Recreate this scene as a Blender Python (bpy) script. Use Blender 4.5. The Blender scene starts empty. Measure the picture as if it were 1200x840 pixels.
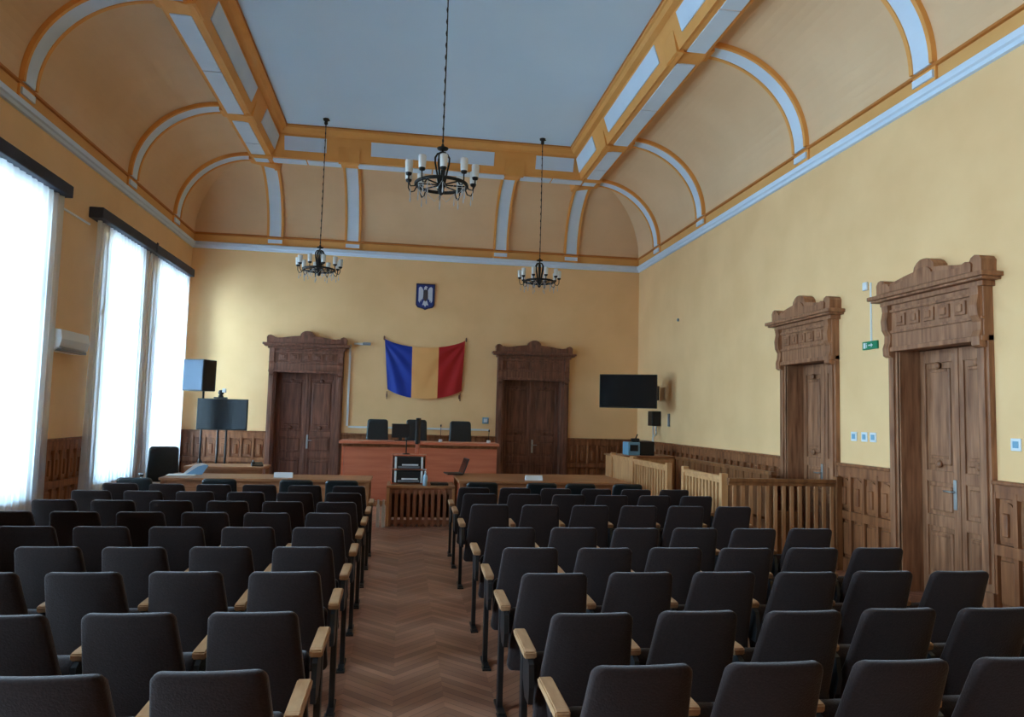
import bpy, bmesh, math, random
from mathutils import Vector, Matrix
random.seed(7)
PI = math.pi
C = bpy.context.scene.collection
SC = bpy.context.scene

# ------------------------------------------------------------------ room
XL, XR, D, YF = -4.647, 5.364, 16.29, -2.2
HC = 7.25                      # flat ceiling
CXM = (XL + XR) / 2

# ------------------------------------------------------------------ materials
def s2l(c):
    return tuple(((v / 255) / 12.92 if v / 255 <= .04045 else ((v / 255 + .055) / 1.055) ** 2.4) for v in c)

def base_mat(name, rgb, rough=.6, spec=.4, metal=0.0):
    m = bpy.data.materials.new(name); m.use_nodes = True
    b = m.node_tree.nodes['Principled BSDF']
    b.inputs['Base Color'].default_value = (*s2l(rgb), 1)
    b.inputs['Roughness'].default_value = rough
    b.inputs['Specular IOR Level'].default_value = spec
    b.inputs['Metallic'].default_value = metal
    return m

def noisy(name, rgb1, rgb2, scale=(4, 4, 4), rough=.6, spec=.4, bump=0.0, detail=4, nscale=1.0, lo=.35, hi=.65):
    m = base_mat(name, rgb1, rough, spec)
    nt = m.node_tree; N = nt.nodes; L = nt.links; b = N['Principled BSDF']
    tc = N.new('ShaderNodeTexCoord'); mp = N.new('ShaderNodeMapping')
    mp.inputs['Scale'].default_value = scale
    nz = N.new('ShaderNodeTexNoise'); nz.inputs['Scale'].default_value = nscale; nz.inputs['Detail'].default_value = detail
    cr = N.new('ShaderNodeValToRGB')
    cr.color_ramp.elements[0].position = lo; cr.color_ramp.elements[0].color = (*s2l(rgb1), 1)
    cr.color_ramp.elements[1].position = hi; cr.color_ramp.elements[1].color = (*s2l(rgb2), 1)
    L.new(tc.outputs['Object'], mp.inputs['Vector']); L.new(mp.outputs['Vector'], nz.inputs['Vector'])
    L.new(nz.outputs['Fac'], cr.inputs['Fac']); L.new(cr.outputs['Color'], b.inputs['Base Color'])
    if bump:
        bp = N.new('ShaderNodeBump'); bp.inputs['Strength'].default_value = bump; bp.inputs['Distance'].default_value = .01
        L.new(nz.outputs['Fac'], bp.inputs['Height']); L.new(bp.outputs['Normal'], b.inputs['Normal'])
    return m

M = {}
M['wall'] = noisy('yellow_wall_paint', (238, 194, 140), (244, 201, 147), (1, 1, 1), .75, .25, .05, nscale=1.3)
M['cove'] = noisy('pale_cove_paint', (224, 188, 148), (230, 195, 155), (1, 1, 1), .8, .2, nscale=1.1)
M['ceil'] = noisy('white_ceiling_paint', (206, 231, 252), (210, 234, 254), (1, 1, 1), .85, .15, nscale=.8)
M['orange'] = noisy('ochre_moulding_paint', (228, 160, 84), (234, 167, 92), (1, 1, 1), .6, .3, nscale=2)
M['orange2'] = noisy('dark_ochre_line_paint', (186, 116, 54), (194, 124, 60), (1, 1, 1), .6, .3, nscale=2)
M['frieze'] = noisy('ochre_frieze_paint', (220, 164, 96), (226, 171, 104), (1, 1, 1), .65, .3, nscale=2)
M['white'] = noisy('white_panel_paint', (208, 226, 244), (214, 231, 248), (1, 1, 1), .65, .3, nscale=2)
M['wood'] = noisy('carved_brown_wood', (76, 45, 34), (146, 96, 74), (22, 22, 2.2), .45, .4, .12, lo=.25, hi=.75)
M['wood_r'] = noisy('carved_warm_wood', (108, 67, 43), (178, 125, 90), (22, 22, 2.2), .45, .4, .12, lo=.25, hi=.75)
M['wains'] = noisy('wainscot_wood', (100, 56, 31), (172, 112, 72), (18, 18, 2.0), .45, .4, .12, lo=.25, hi=.75)
M['bench'] = noisy('reddish_veneer', (200, 112, 82), (212, 128, 96), (1.2, 6, 14), .35, .45)
M['desk'] = noisy('tan_desk_wood', (150, 98, 62), (172, 118, 80), (3, 14, 14), .4, .4)
M['rail'] = noisy('light_railing_wood', (186, 132, 84), (208, 156, 106), (14, 14, 2), .45, .4)
M['slat'] = noisy('reddish_slat_wood', (136, 84, 58), (160, 104, 76), (14, 14, 2), .45, .4)
M['rail_m'] = noisy('mid_railing_wood', (152, 104, 66), (182, 132, 92), (14, 14, 2), .45, .4)
M['rail_d'] = noisy('brown_railing_wood', (112, 68, 38), (142, 92, 54), (14, 14, 2), .45, .4)
M['armwood'] = noisy('worn_armrest_wood', (152, 110, 76), (186, 144, 106), (20, 4, 20), .35, .5)
M['fabric'] = noisy('dark_brown_fabric', (38, 27, 26), (46, 34, 32), (60, 60, 60), .92, .2, .25, nscale=2)
M['black'] = base_mat('black_painted_steel', (22, 22, 24), .4, .5)
M['leather'] = noisy('black_leatherette', (18, 24, 27), (24, 31, 34), (30, 30, 30), .4, .5, .1)
M['plastic'] = base_mat('black_plastic', (20, 21, 23), .45, .5)
M['screen'] = base_mat('dark_screen_glass', (4, 7, 12), .13, .4)
M['white_pl'] = base_mat('white_plastic', (222, 226, 228), .4, .5)
M['grey_pl'] = base_mat('grey_plastic', (126, 132, 138), .45, .5)
M['blue_pl'] = base_mat('pale_blue_plastic', (120, 165, 190), .45, .5)
M['iron'] = base_mat('black_wrought_iron', (26, 24, 22), .5, .5, .3)
M['candle'] = base_mat('frosted_white_glass', (226, 226, 222), .3, .5)
M['crystal'] = base_mat('clear_crystal_drops', (196, 200, 204), .1, .7)
M['steel'] = base_mat('brushed_steel', (176, 178, 176), .35, .5, .8)
M['pelmet'] = noisy('slate_grey_pelmet', (52, 54, 66), (60, 62, 74), (3, 3, 3), .6, .3)
M['paper'] = base_mat('white_paper', (228, 230, 232), .7, .2)
M['paperblue'] = base_mat('blue_paper_cover', (126, 168, 204), .6, .3)
M['green'] = base_mat('green_sign', (24, 128, 86), .5, .4)
M['fl_blue'] = base_mat('blue_satin', (14, 50, 150), .5, .4)
M['fl_yel'] = base_mat('golden_satin', (234, 172, 104), .5, .4)
M['fl_red'] = base_mat('red_satin', (172, 22, 26), .5, .4)
M['cr_blue'] = base_mat('crest_blue', (28, 52, 126), .4, .5)
M['cr_edge'] = base_mat('crest_navy', (24, 30, 74), .4, .5)
M['cr_sil'] = base_mat('crest_silver', (208, 214, 226), .4, .5)
M['cr_dark'] = base_mat('crest_dark', (66, 62, 70), .4, .5)
M['spk'] = noisy('grille_blue_grey', (44, 62, 82), (58, 78, 98), (80, 80, 80), .5, .4)
M['ext'] = base_mat('outdoor_ground', (150, 150, 145), .9)

_f = M['fabric'].node_tree.nodes['Principled BSDF']
_f.inputs['Sheen Weight'].default_value = .28; _f.inputs['Sheen Roughness'].default_value = .4; _f.inputs['Sheen Tint'].default_value = (.9, .84, .86, 1)
def parquet():
    m = base_mat('chevron_oak_parquet', (120, 80, 56), .34, .45)
    nt = m.node_tree; N = nt.nodes; L = nt.links; b = N['Principled BSDF']
    def math_(op, a=None, bb=None, va=None, vb=None):
        n = N.new('ShaderNodeMath'); n.operation = op
        if a is not None: L.new(a, n.inputs[0])
        if bb is not None: L.new(bb, n.inputs[1])
        if va is not None: n.inputs[0].default_value = va
        if vb is not None: n.inputs[1].default_value = vb
        return n.outputs[0]
    tc = N.new('ShaderNodeTexCoord'); sp = N.new('ShaderNodeSeparateXYZ')
    L.new(tc.outputs['Object'], sp.inputs[0])
    P = .62
    u = math_('DIVIDE', sp.outputs['X'], vb=P / 2)
    col = math_('FLOOR', u)
    fr = math_('FRACT', math_('DIVIDE', sp.outputs['X'], vb=P))
    tri = math_('MULTIPLY', math_('ABSOLUTE', math_('SUBTRACT', fr, vb=.5)), vb=P)
    yy = math_('DIVIDE', math_('ADD', sp.outputs['Y'], tri), vb=.085)
    row = math_('FLOOR', yy); rf = math_('FRACT', yy)
    cb = N.new('ShaderNodeCombineXYZ'); L.new(col, cb.inputs[0]); L.new(row, cb.inputs[1])
    wn = N.new('ShaderNodeTexWhiteNoise'); wn.noise_dimensions = '2D'; L.new(cb.outputs[0], wn.inputs['Vector'])
    nz = N.new('ShaderNodeTexNoise'); nz.inputs['Scale'].default_value = 2.2; nz.inputs['Detail'].default_value = 5
    L.new(tc.outputs['Object'], nz.inputs['Vector'])
    mix = math_('ADD', math_('MULTIPLY', wn.outputs['Value'], vb=.6), math_('MULTIPLY', nz.outputs['Fac'], vb=.55))
    cr = N.new('ShaderNodeValToRGB')
    e = cr.color_ramp.elements
    e[0].position = .1; e[0].color = (*s2l((124, 80, 60)), 1)
    e[1].position = .95; e[1].color = (*s2l((182, 131, 104)), 1)
    L.new(mix, cr.inputs['Fac'])
    gap = math_('LESS_THAN', rf, vb=.06)
    mx = N.new('ShaderNodeMixRGB'); mx.inputs[2].default_value = (*s2l((92, 60, 46)), 1)
    L.new(gap, mx.inputs[0]); L.new(cr.outputs['Color'], mx.inputs[1])
    L.new(mx.outputs[0], b.inputs['Base Color'])
    rr = math_('ADD', math_('MULTIPLY', nz.outputs['Fac'], vb=.3), vb=.25)
    L.new(rr, b.inputs['Roughness'])
    return m
M['floor'] = parquet()

def sheer():
    m = bpy.data.materials.new('sheer_white_voile'); m.use_nodes = True
    nt = m.node_tree; N = nt.nodes; L = nt.links
    for n in list(N):
        if n.type != 'OUTPUT_MATERIAL': N.remove(n)
    out = [n for n in N if n.type == 'OUTPUT_MATERIAL'][0]
    tr = N.new('ShaderNodeBsdfTransparent'); tr.inputs[0].default_value = (.97, .985, 1, 1)
    tl = N.new('ShaderNodeBsdfTranslucent'); tl.inputs[0].default_value = (.86, .9, .94, 1)
    df = N.new('ShaderNodeBsdfDiffuse'); df.inputs[0].default_value = (.78, .82, .88, 1)
    m1 = N.new('ShaderNodeMixShader'); m1.inputs[0].default_value = .5
    L.new(tl.outputs[0], m1.inputs[1]); L.new(df.outputs[0], m1.inputs[2])
    m2 = N.new('ShaderNodeMixShader'); m2.inputs[0].default_value = .68
    L.new(tr.outputs[0], m2.inputs[1]); L.new(m1.outputs[0], m2.inputs[2])
    L.new(m2.outputs[0], out.inputs[0])
    return m
M['sheer'] = sheer()

def pane_mat():
    m = bpy.data.materials.new('window_glass'); m.use_nodes = True
    nt = m.node_tree; N = nt.nodes; L = nt.links
    for n in list(N):
        if n.type != 'OUTPUT_MATERIAL': N.remove(n)
    out = [n for n in N if n.type == 'OUTPUT_MATERIAL'][0]
    tr = N.new('ShaderNodeBsdfTransparent'); tr.inputs[0].default_value = (.93, .96, .97, 1)
    gl = N.new('ShaderNodeBsdfGlossy'); gl.inputs['Roughness'].default_value = .03
    fr = N.new('ShaderNodeFresnel'); fr.inputs[0].default_value = 1.45
    mx = N.new('ShaderNodeMixShader')
    L.new(fr.outputs[0], mx.inputs[0]); L.new(tr.outputs[0], mx.inputs[1]); L.new(gl.outputs[0], mx.inputs[2])
    L.new(mx.outputs[0], out.inputs[0])
    return m
M['pane'] = pane_mat()

# ------------------------------------------------------------------ mesh helper
class MB:
    def __init__(self):
        self.bm = bmesh.new(); self.mats = []; self.cur = 0
    def mat(self, m):
        if m not in self.mats: self.mats.append(m)
        self.cur = self.mats.index(m); return self
    def _new(self, faces, smooth=False):
        for f in faces:
            f.material_index = self.cur; f.smooth = smooth
    def box(self, x0, x1, y0, y1, z0, z1, bev=0.0, mtx=None):
        if x0 > x1: x0, x1 = x1, x0
        if y0 > y1: y0, y1 = y1, y0
        if z0 > z1: z0, z1 = z1, z0
        vs = [self.bm.verts.new((x, y, z)) for x in (x0, x1) for y in (y0, y1) for z in (z0, z1)]
        q = [(0, 1, 3, 2), (4, 6, 7, 5), (0, 4, 5, 1), (2, 3, 7, 6), (0, 2, 6, 4), (1, 5, 7, 3)]
        fs = [self.bm.faces.new([vs[i] for i in f]) for f in q]
        self._new(fs)
        if bev:
            es = list({e for f in fs for e in f.edges})
            r = bmesh.ops.bevel(self.bm, geom=es, offset=bev, segments=2, affect='EDGES', profile=.5)
            for f in r['faces']: f.material_index = self.cur
            vs = list({v for f in r['faces'] for v in f.verts} | {v for v in vs if v.is_valid})
        if mtx is not None:
            bmesh.ops.transform(self.bm, matrix=mtx, verts=[v for v in vs if v.is_valid])
        return self
    def quad(self, pts, smooth=False):
        f = self.bm.faces.new([self.bm.verts.new(p) for p in pts]); self._new([f], smooth); return self
    def prism(self, poly, axis, a, b, smooth=False):
        """poly: 2D points; axis 'x','y','z' extruded from a to b"""
        def P(p, t):
            return {'x': (t, p[0], p[1]), 'y': (p[0], t, p[1]), 'z': (p[0], p[1], t)}[axis]
        v0 = [self.bm.verts.new(P(p, a)) for p in poly]; v1 = [self.bm.verts.new(P(p, b)) for p in poly]
        n = len(poly); fs = [self.bm.faces.new(v0[::-1]), self.bm.faces.new(v1)]
        self._new(fs)
        ss = [self.bm.faces.new((v0[i], v0[(i + 1) % n], v1[(i + 1) % n], v1[i])) for i in range(n)]
        self._new(ss, smooth)
        return self
    def tube(self, pts, r, n=8, closed=False, cap=True):
        pts = [Vector(p) for p in pts]; rs = r if isinstance(r, (list, tuple)) else [r] * len(pts)
        rings = []; up = None
        k = len(pts)
        for i, p in enumerate(pts):
            if closed: t = pts[(i + 1) % k] - pts[i - 1]
            elif i == 0: t = pts[1] - p
            elif i == k - 1: t = p - pts[i - 1]
            else: t = pts[i + 1] - pts[i - 1]
            t.normalize()
            if up is None: up = Vector((0, 0, 1)) if abs(t.z) < .9 else Vector((1, 0, 0))
            a = t.cross(up)
            if a.length < 1e-5: a = t.cross(Vector((0, 1, 0)))
            a.normalize(); b = a.cross(t).normalized(); up = b
            rings.append([self.bm.verts.new(p + rs[i] * (math.cos(2 * PI * j / n) * a + math.sin(2 * PI * j / n) * b)) for j in range(n)])
        fs = []
        for i in range(k if closed else k - 1):
            A, B = rings[i], rings[(i + 1) % k]
            fs += [self.bm.faces.new((A[j], A[(j + 1) % n], B[(j + 1) % n], B[j])) for j in range(n)]
        self._new(fs, True)
        if cap and not closed:
            self._new([self.bm.faces.new(rings[0][::-1]), self.bm.faces.new(rings[-1])])
        return self
    def lathe(self, prof, c=(0, 0, 0), n=16, mtx=None):
        rings = []
        for r, z in prof:
            rings.append([self.bm.verts.new((c[0] + max(r, 1e-4) * math.cos(2 * PI * j / n), c[1] + max(r, 1e-4) * math.sin(2 * PI * j / n), c[2] + z)) for j in range(n)])
        fs = []
        for A, B in zip(rings, rings[1:]):
            fs += [self.bm.faces.new((A[j], A[(j + 1) % n], B[(j + 1) % n], B[j])) for j in range(n)]
        self._new(fs, True)
        self._new([self.bm.faces.new(rings[0][::-1]), self.bm.faces.new(rings[-1])])
        if mtx is not None: bmesh.ops.transform(self.bm, matrix=mtx, verts=[v for g in rings for v in g])
        return self
    def build(self, name, parent=None, loc=(0, 0, 0), rz=0.0):
        bmesh.ops.recalc_face_normals(self.bm, faces=self.bm.faces)
        me = bpy.data.meshes.new(name); self.bm.to_mesh(me); self.bm.free()
        for m in self.mats: me.materials.append(m)
        o = bpy.data.objects.new(name, me); C.objects.link(o)
        o.location = loc; o.rotation_euler = (0, 0, rz)
        if parent is not None: o.parent = parent
        return o

def mb(m):
    return MB().mat(m)
def empty(name, loc=(0, 0, 0), rz=0.0, parent=None):
    o = bpy.data.objects.new(name, None); C.objects.link(o)
    o.location = loc; o.rotation_euler = (0, 0, rz); o.empty_display_size = .1
    if parent is not None: o.parent = parent
    return o
def tag(o, label, cat, group=None):
    o['label'] = label; o['category'] = cat
    if group: o['group'] = group
    return o
def struct(o):
    o['kind'] = 'structure'; return o
def copy_tree(o, parent=None):
    c = o.copy(); C.objects.link(c)
    if parent is not None: c.parent = parent
    for ch in o.children: copy_tree(ch, c)
    return c
TR = [0]
def trim(b, loc=(0, 0, 0), rz=0.0):
    TR[0] += 1
    return struct(b.build('trim_%d' % TR[0], None, loc, rz))

# ------------------------------------------------------------------ floor / walls with openings
b = mb(M['floor']); b.box(XL - .5, XR + .6, YF - .3, D + .6, -.12, 0); struct(b.build('floor'))

def wall_cells(b, along, a0, a1, z0, z1, holes, t0, t1):
    """slab along axis with rectangular holes (a0,a1,z0,z1); t0..t1 is the thickness range"""
    us = sorted({a0, a1, *[h[0] for h in holes], *[h[1] for h in holes]})
    for u0, u1 in zip(us, us[1:]):
        cuts = sorted([(h[2], h[3]) for h in holes if h[0] <= u0 + 1e-6 and h[1] >= u1 - 1e-6])
        z = z0
        segs = []
        for c0, c1 in cuts:
            if c0 > z + 1e-6: segs.append((z, c0))
            z = c1
        if z < z1 - 1e-6: segs.append((z, z1))
        for s0, s1 in segs:
            if along == 'y': b.box(t0, t1, u0, u1, s0, s1)
            else: b.box(u0, u1, t0, t1, s0, s1)

WTOP = HC + .3
# doors: centre, opening width, casing width
DR = [(6.64, 1.12, 1.40), (9.02, 1.06, 1.34)]            # right wall (y)
DB = [(-2.13, 1.30, 1.58), (2.88, 1.34, 1.66)]           # back wall (x)
DTOP = 2.60
b = mb(M['wall'])
wall_cells(b, 'y', YF - .3, D + .5, 0, WTOP, [(c - w / 2, c + w / 2, 0, DTOP) for c, w, k in DR], XR, XR + .5)
struct(b.build('wall_right'))
b = mb(M['wall'])
wall_cells(b, 'x', XL - .5, XR, 0, WTOP, [(c - w / 2, c + w / 2, 0, DTOP) for c, w, k in DB], D, D + .5)
struct(b.build('wall_back'))
WIN = [(13.98, 15.92), (11.75, 13.22), (8.35, 9.85), (6.2, 7.75), (2.4, 4.3), (.3, 1.85)]
WZ0, WZ1 = .6, 4.42
b = mb(M['wall'])
wall_cells(b, 'y', YF - .3, D + .5, 0, WTOP, [(a, c, WZ0, WZ1) for a, c in WIN], XL - .5, XL)
struct(b.build('wall_left'))
b = mb(M['wall']); b.box(XL - .5, XR + .5, YF - .3, YF, 0, WTOP); struct(b.build('wall_front'))

# windows
for i, (y0, y1) in enumerate(WIN):
    w = struct(empty('window_%d' % (i + 1), (XL - .28, (y0 + y1) / 2, WZ0)))
    hw = (y1 - y0) / 2; h = WZ1 - WZ0
    f = mb(M['white_pl'])
    f.box(-.05, .05, -hw, -hw + .09, 0, h); f.box(-.05, .05, hw - .09, hw, 0, h)
    f.box(-.05, .05, -hw, hw, 0, .1); f.box(-.05, .05, -hw, hw, h - .09, h)
    f.box(-.045, .045, -.05, .05, 0, h); f.box(-.045, .045, -hw, hw, h * .68, h * .68 + .09)
    f.build('window_frame', w)
    g = mb(M['pane']); g.box(-.006, .006, -hw + .05, hw - .05, .05, h - .05); g.build('pane', w)
    s = mb(M['white']); s.box(-.05, .33, -hw - .05, hw + .05, -.05, 0, .01); s.build('window_sill', w)

# ------------------------------------------------------------------ ceiling: lofted ring profiles
def ring(m, z):
    return [(XL + m, YF + m, z), (XR - m, YF + m, z), (XR - m, D - m, z), (XL + m, D - m, z)]
def loft(b, prof, smooth=False):
    rs = [[b.bm.verts.new(p) for p in ring(m, z)] for m, z in prof]
    for A, B in zip(rs, rs[1:]):
        b._new([b.bm.faces.new((A[j], A[(j + 1) % 4], B[(j + 1) % 4], B[j])) for j in range(4)], smooth)
    return b
COV = [(1.46 - 1.43 * math.cos(t * PI / 2), 5.53 + 1.34 * math.sin(t * PI / 2)) for t in [i / 20 for i in range(21)]]
b = mb(M['ceil'])
b.box(XL + 2.1, XR - 2.1, YF + 2.1, D - 2.1, HC, HC + .08)
b.mat(M['cove']); loft(b, COV)
struct(b.build('ceiling'))
# cornice: white strip, ochre frieze, dark line
b = mb(M['white']); loft(b, [(-.01, 5.19), (.035, 5.2), (.05, 5.235), (.075, 5.25), (.075, 5.315), (.05, 5.335), (-.01, 5.34)]); trim(b)
b = mb(M['frieze']); loft(b, [(-.01, 5.33), (.022, 5.335), (.022, 5.5)]); b.mat(M['orange2']); loft(b, [(.022, 5.49), (.055, 5.495), (.055, 5.525), (.02, 5.55)]); trim(b)
# beam: moulding, soffit, fascia, top moulding
b = mb(M['orange']); loft(b, [(1.44, 6.9), (1.44, 6.74), (1.49, 6.70), (1.86, 6.70), (1.91, 6.68), (1.93, 6.75), (2.05, 7.11), (2.13, 7.13), (2.17, 7.18), (2.2, 7.19), (2.2, 7.27)])
b.mat(M['orange2']); loft(b, [(1.42, 6.88), (1.42, 6.78), (1.45, 6.76)])
b.mat(M['orange2']); loft(b, [(2.2, 7.255), (2.215, 7.255), (2.215, 7.23), (2.2, 7.23)])
trim(b)

# ribs. side local frames: 's' along wall, m inset, z
SIDES = {'L': lambda s, m, z: (XL + m, s, z), 'R': lambda s, m, z: (XR - m, s, z), 'B': lambda s, m, z: (s, D - m, z)}
def strip(b, side, s0, s1, prof_in, prof_out):
    """solid strip between s0,s1 whose section is the closed polyline prof_in + reversed(prof_out)"""
    P = SIDES[side]; poly = list(prof_in) + list(reversed(prof_out)); n = len(poly)
    A = [b.bm.verts.new(P(s0, m, z)) for m, z in poly]; B = [b.bm.verts.new(P(s1, m, z)) for m, z in poly]
    k = len(prof_in)
    fs = []
    for i in range(n):
        j = (i + 1) % n
        fs.append(b.bm.faces.new((A[i], A[j], B[j], B[i])))
    for i in range(k - 1):
        fs.append(b.bm.faces.new((A[i], A[n - 1 - i], A[n - 2 - i], A[i + 1])))
        fs.append(b.bm.faces.new((B[i], B[i + 1], B[n - 2 - i], B[n - 1 - i])))
    b._new(fs, False)
def offs(prof, d):
    out = []
    for i, (m, z) in enumerate(prof):
        a = prof[max(i - 1, 0)]; c = prof[min(i + 1, len(prof) - 1)]
        tx, tz = c[0] - a[0], c[1] - a[1]; l = math.hypot(tx, tz)
        out.append((m + d * tz / l, z - d * tx / l))
    return out
SR = {'L': [14.95, 12.58, 9.17, 6.75, 3.35, .95], 'R': [14.95, 12.58, 9.13, 6.72, 3.3, .9], 'B': [-2.93, -1.27, 2.05, 3.70]}
for side in 'BLR':
    for c in SR[side]:
        b = mb(M['white'])
        base = offs(COV, -.01)
        strip(b, side, c - .125, c + .125, base, offs(COV, .045))
        b.mat(M['orange'])
        strip(b, side, c - .175, c - .125, base, offs(COV, .06)); strip(b, side, c + .125, c + .175, base, offs(COV, .06))
        # foot block in the frieze
        b.mat(M['white']); strip(b, side, c - .15, c + .15, [(0, 5.375), (0, 5.455)], [(.075, 5.375), (.075, 5.455)])
        b.mat(M['orange']); strip(b, side, c - .17, c + .17, [(0, 5.335), (0, 5.56)], [(.05, 5.335), (.05, 5.56)])
        strip(b, side, c + .15, c + .18, [(0, 5.19), (0, 5.56)], [(.085, 5.19), (.085, 5.56)]) if side == 'X' else None
        # block crossing the soffit
        strip(b, side, c - .14, c + .14, [(1.38, 6.9), (1.92, 6.9)], [(1.38, 6.75), (1.92, 6.65)])
        strip(b, side, c - .2, c + .2, [(1.84, 6.9), (2.0, 6.95)], [(1.84, 6.65), (1.945, 6.66)])
        trim(b)
# white panels in soffit and fascia between ribs
for side in 'BLR':
    cs = sorted(SR[side])
    for i, (a, c) in enumerate(zip(cs, cs[1:])):
        b = mb(M['white'])
        g = .43
        strip(b, side, a + g, c - g, [(1.965, 6.81), (2.05, 7.065)], [(1.925, 6.82), (2.012, 7.075)])
        mid = (a + c) / 2
        for s0, s1 in ((a + .17, mid - .014), (mid + .014, c - .17)):
            strip(b, side, s0, s1, [(1.53, 6.72), (1.79, 6.72)], [(1.53, 6.685), (1.79, 6.685)])
        trim(b)

# ------------------------------------------------------------------ doors
def outline_pediment(w):
    h = w / 2
    pts = [(-h, 0), (h, 0)]
    # right end bump, sweep to centre bump, mirrored
    R = [(h, .06), (h + .005, .12), (h - .025, .16), (h - .075, .172), (h - .125, .15), (h - .15, .105), (h * .62, .118), (h * .38, .15), (.15, .168), (.14, .21), (.10, .252), (.05, .275), (0, .28)]
    return pts + R + [(-x, z) for x, z in reversed(R[:-1])]

def make_door(n, loc, rz, ow, cw, mw, handle_side):
    d = struct(empty('door_%d' % n, loc, rz))
    hw, hc = ow / 2, cw / 2
    f = mb(mw)
    pw = hc - hw
    for s in (-1, 1):
        x0, x1 = (s * hw, s * hc)
        f.box(x0, x1, -.06, .02, 0, 2.62, .006)
        f.box(s * (hw + pw * .22), s * (hw + pw * .78), -.085, -.05, .35, 2.5, .006)
        f.box(s * (hw - .0), s * (hc + .02), -.09, .02, 0, .28, .008)
        f.box(s * hw, s * (hw + .0), -.05, .3, 0, DTOP)
        # reveal lining
        f.box(s * hw, s * (hw - .02), -.04, .32, 0, DTOP)
    f.box(-hw, hw, -.04, .32, DTOP - .02, DTOP)
    f.build('door_casing', d)
    h = mb(mw)
    h.box(-hc, hc, -.10, .02, 2.56, 3.12, .006)
    h.box(-hc, hc, -.125, -.09, 2.56, 2.61, .006)
    h.box(-hc, hc, -.12, -.09, 2.76, 2.79, .004)
    h.box(-hc + .1, hc - .1, -.125, -.09, 2.99, 3.02, .004)
    k = 5; span = (cw - .34) / k
    for i in range(k):
        x = -cw / 2 + .17 + span * (i + .5)
        h.box(x - span * .34, x + span * .34, -.12, -.09, 2.83, 2.965, .006)
        h.box(x - span * .18, x + span * .18, -.135, -.11, 2.86, 2.935, .008)
    h.box(-hc - .03, hc + .03, -.135, .02, 3.07, 3.12, .006)
    h.build('header', d)
    br = mb(mw)
    for s in (-1, 1):
        prof = [(-.10, 2.5), (-.135, 2.52), (-.14, 2.6), (-.12, 2.66), (-.115, 2.74), (-.15, 2.8), (-.16, 2.9), (-.14, 3.0), (-.15, 3.07), (-.09, 3.07), (-.02, 2.5)]
        br.prism(prof, 'x', s * (hc - .115), s * (hc - .015))
    br.build('bracket', d)
    c = mb(mw)
    c.box(-hc - .10, hc + .10, -.20, .02, 3.12, 3.145, .005)
    c.box(-hc - .13, hc + .13, -.23, .02, 3.145, 3.19, .008)
    c.build('cornice', d)
    p = mb(mw)
    p.prism([(x, z + 3.19) for x, z in outline_pediment(cw + .1)], 'y', -.16, .0)
    p.prism([(x * .86, z * .62 + 3.205) for x, z in outline_pediment(cw + .1)], 'y', -.18, -.15)
    p.build('pediment', d)
    # two leaves set back in the opening
    for s in (-1, 1):
        a0, a1 = (.004, hw - .022)
        lf = empty('door_leaf', (0, .22, 0), 0, d)
        L = mb(mw)
        X = lambda v: s * v
        L.box(X(a0), X(a1), 0, .04, .01, DTOP - .03)
        st = .075
        L.box(X(a0), X(a0 + st), -.02, .01, .01, DTOP - .03, .005); L.box(X(a1 - st), X(a1), -.02, .01, .01, DTOP - .03, .005)
        for z0, z1 in ((.01, .2), (.72, .84), (1.18, 1.3), (DTOP - .17, DTOP - .03)):
            L.box(X(a0 + st), X(a1 - st), -.02, .01, z0, z1, .005)
        pm = (a0 + a1) / 2; pwid = (a1 - a0) / 2 - st - .035
        for z0, z1 in ((.25, .67), (.88, 1.14), (1.36, DTOP - .23)):
            L.box(X(pm - pwid), X(pm + pwid), -.016, .01, z0, z1, .014)
        for z in (DTOP - .27, 1.42, .62):
            L.box(X(pm - pwid * .8), X(pm + pwid * .8), -.026, 0, z, z + .035, .008)
        for z in (DTOP - .2, 1.37):
            mt = Matrix.Translation((X(pm), -.02, z)) @ Matrix.Rotation(PI / 2, 4, 'X')
            L.lathe([(.012, -.004), (.04, 0), (.042, .012), (.03, .024), (.01, .03)], (0, 0, 0), 12, mt)
        if s > 0: L.box(-.022, .022, -.032, 0, .02, DTOP - .04, .006)
        L.build('leaf_panel', lf)
        if s == handle_side:
            hd = mb(M['steel'])
            hd.box(X(a0 + .028), X(a0 + .07), -.032, -.018, .92, 1.22, .004)
            hd.tube([(X(a0 + .05), -.03, 1.1), (X(a0 + .05), -.075, 1.1), (X(a0 + .15), -.078, 1.1)], .009, 8)
            hd.build('door_handle', lf)
    bk = mb(M['wood']); bk.box(-hw, hw, .30, .34, 0, DTOP); bk.build('door_backing', d)
    return d
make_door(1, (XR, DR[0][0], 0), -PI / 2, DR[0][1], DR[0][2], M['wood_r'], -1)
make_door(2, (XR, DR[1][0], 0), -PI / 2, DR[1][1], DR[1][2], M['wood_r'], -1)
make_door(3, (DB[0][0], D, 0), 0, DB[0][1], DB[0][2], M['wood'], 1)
make_door(4, (DB[1][0], D, 0), 0, DB[1][1], DB[1][2], M['wood'], 1)

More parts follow.
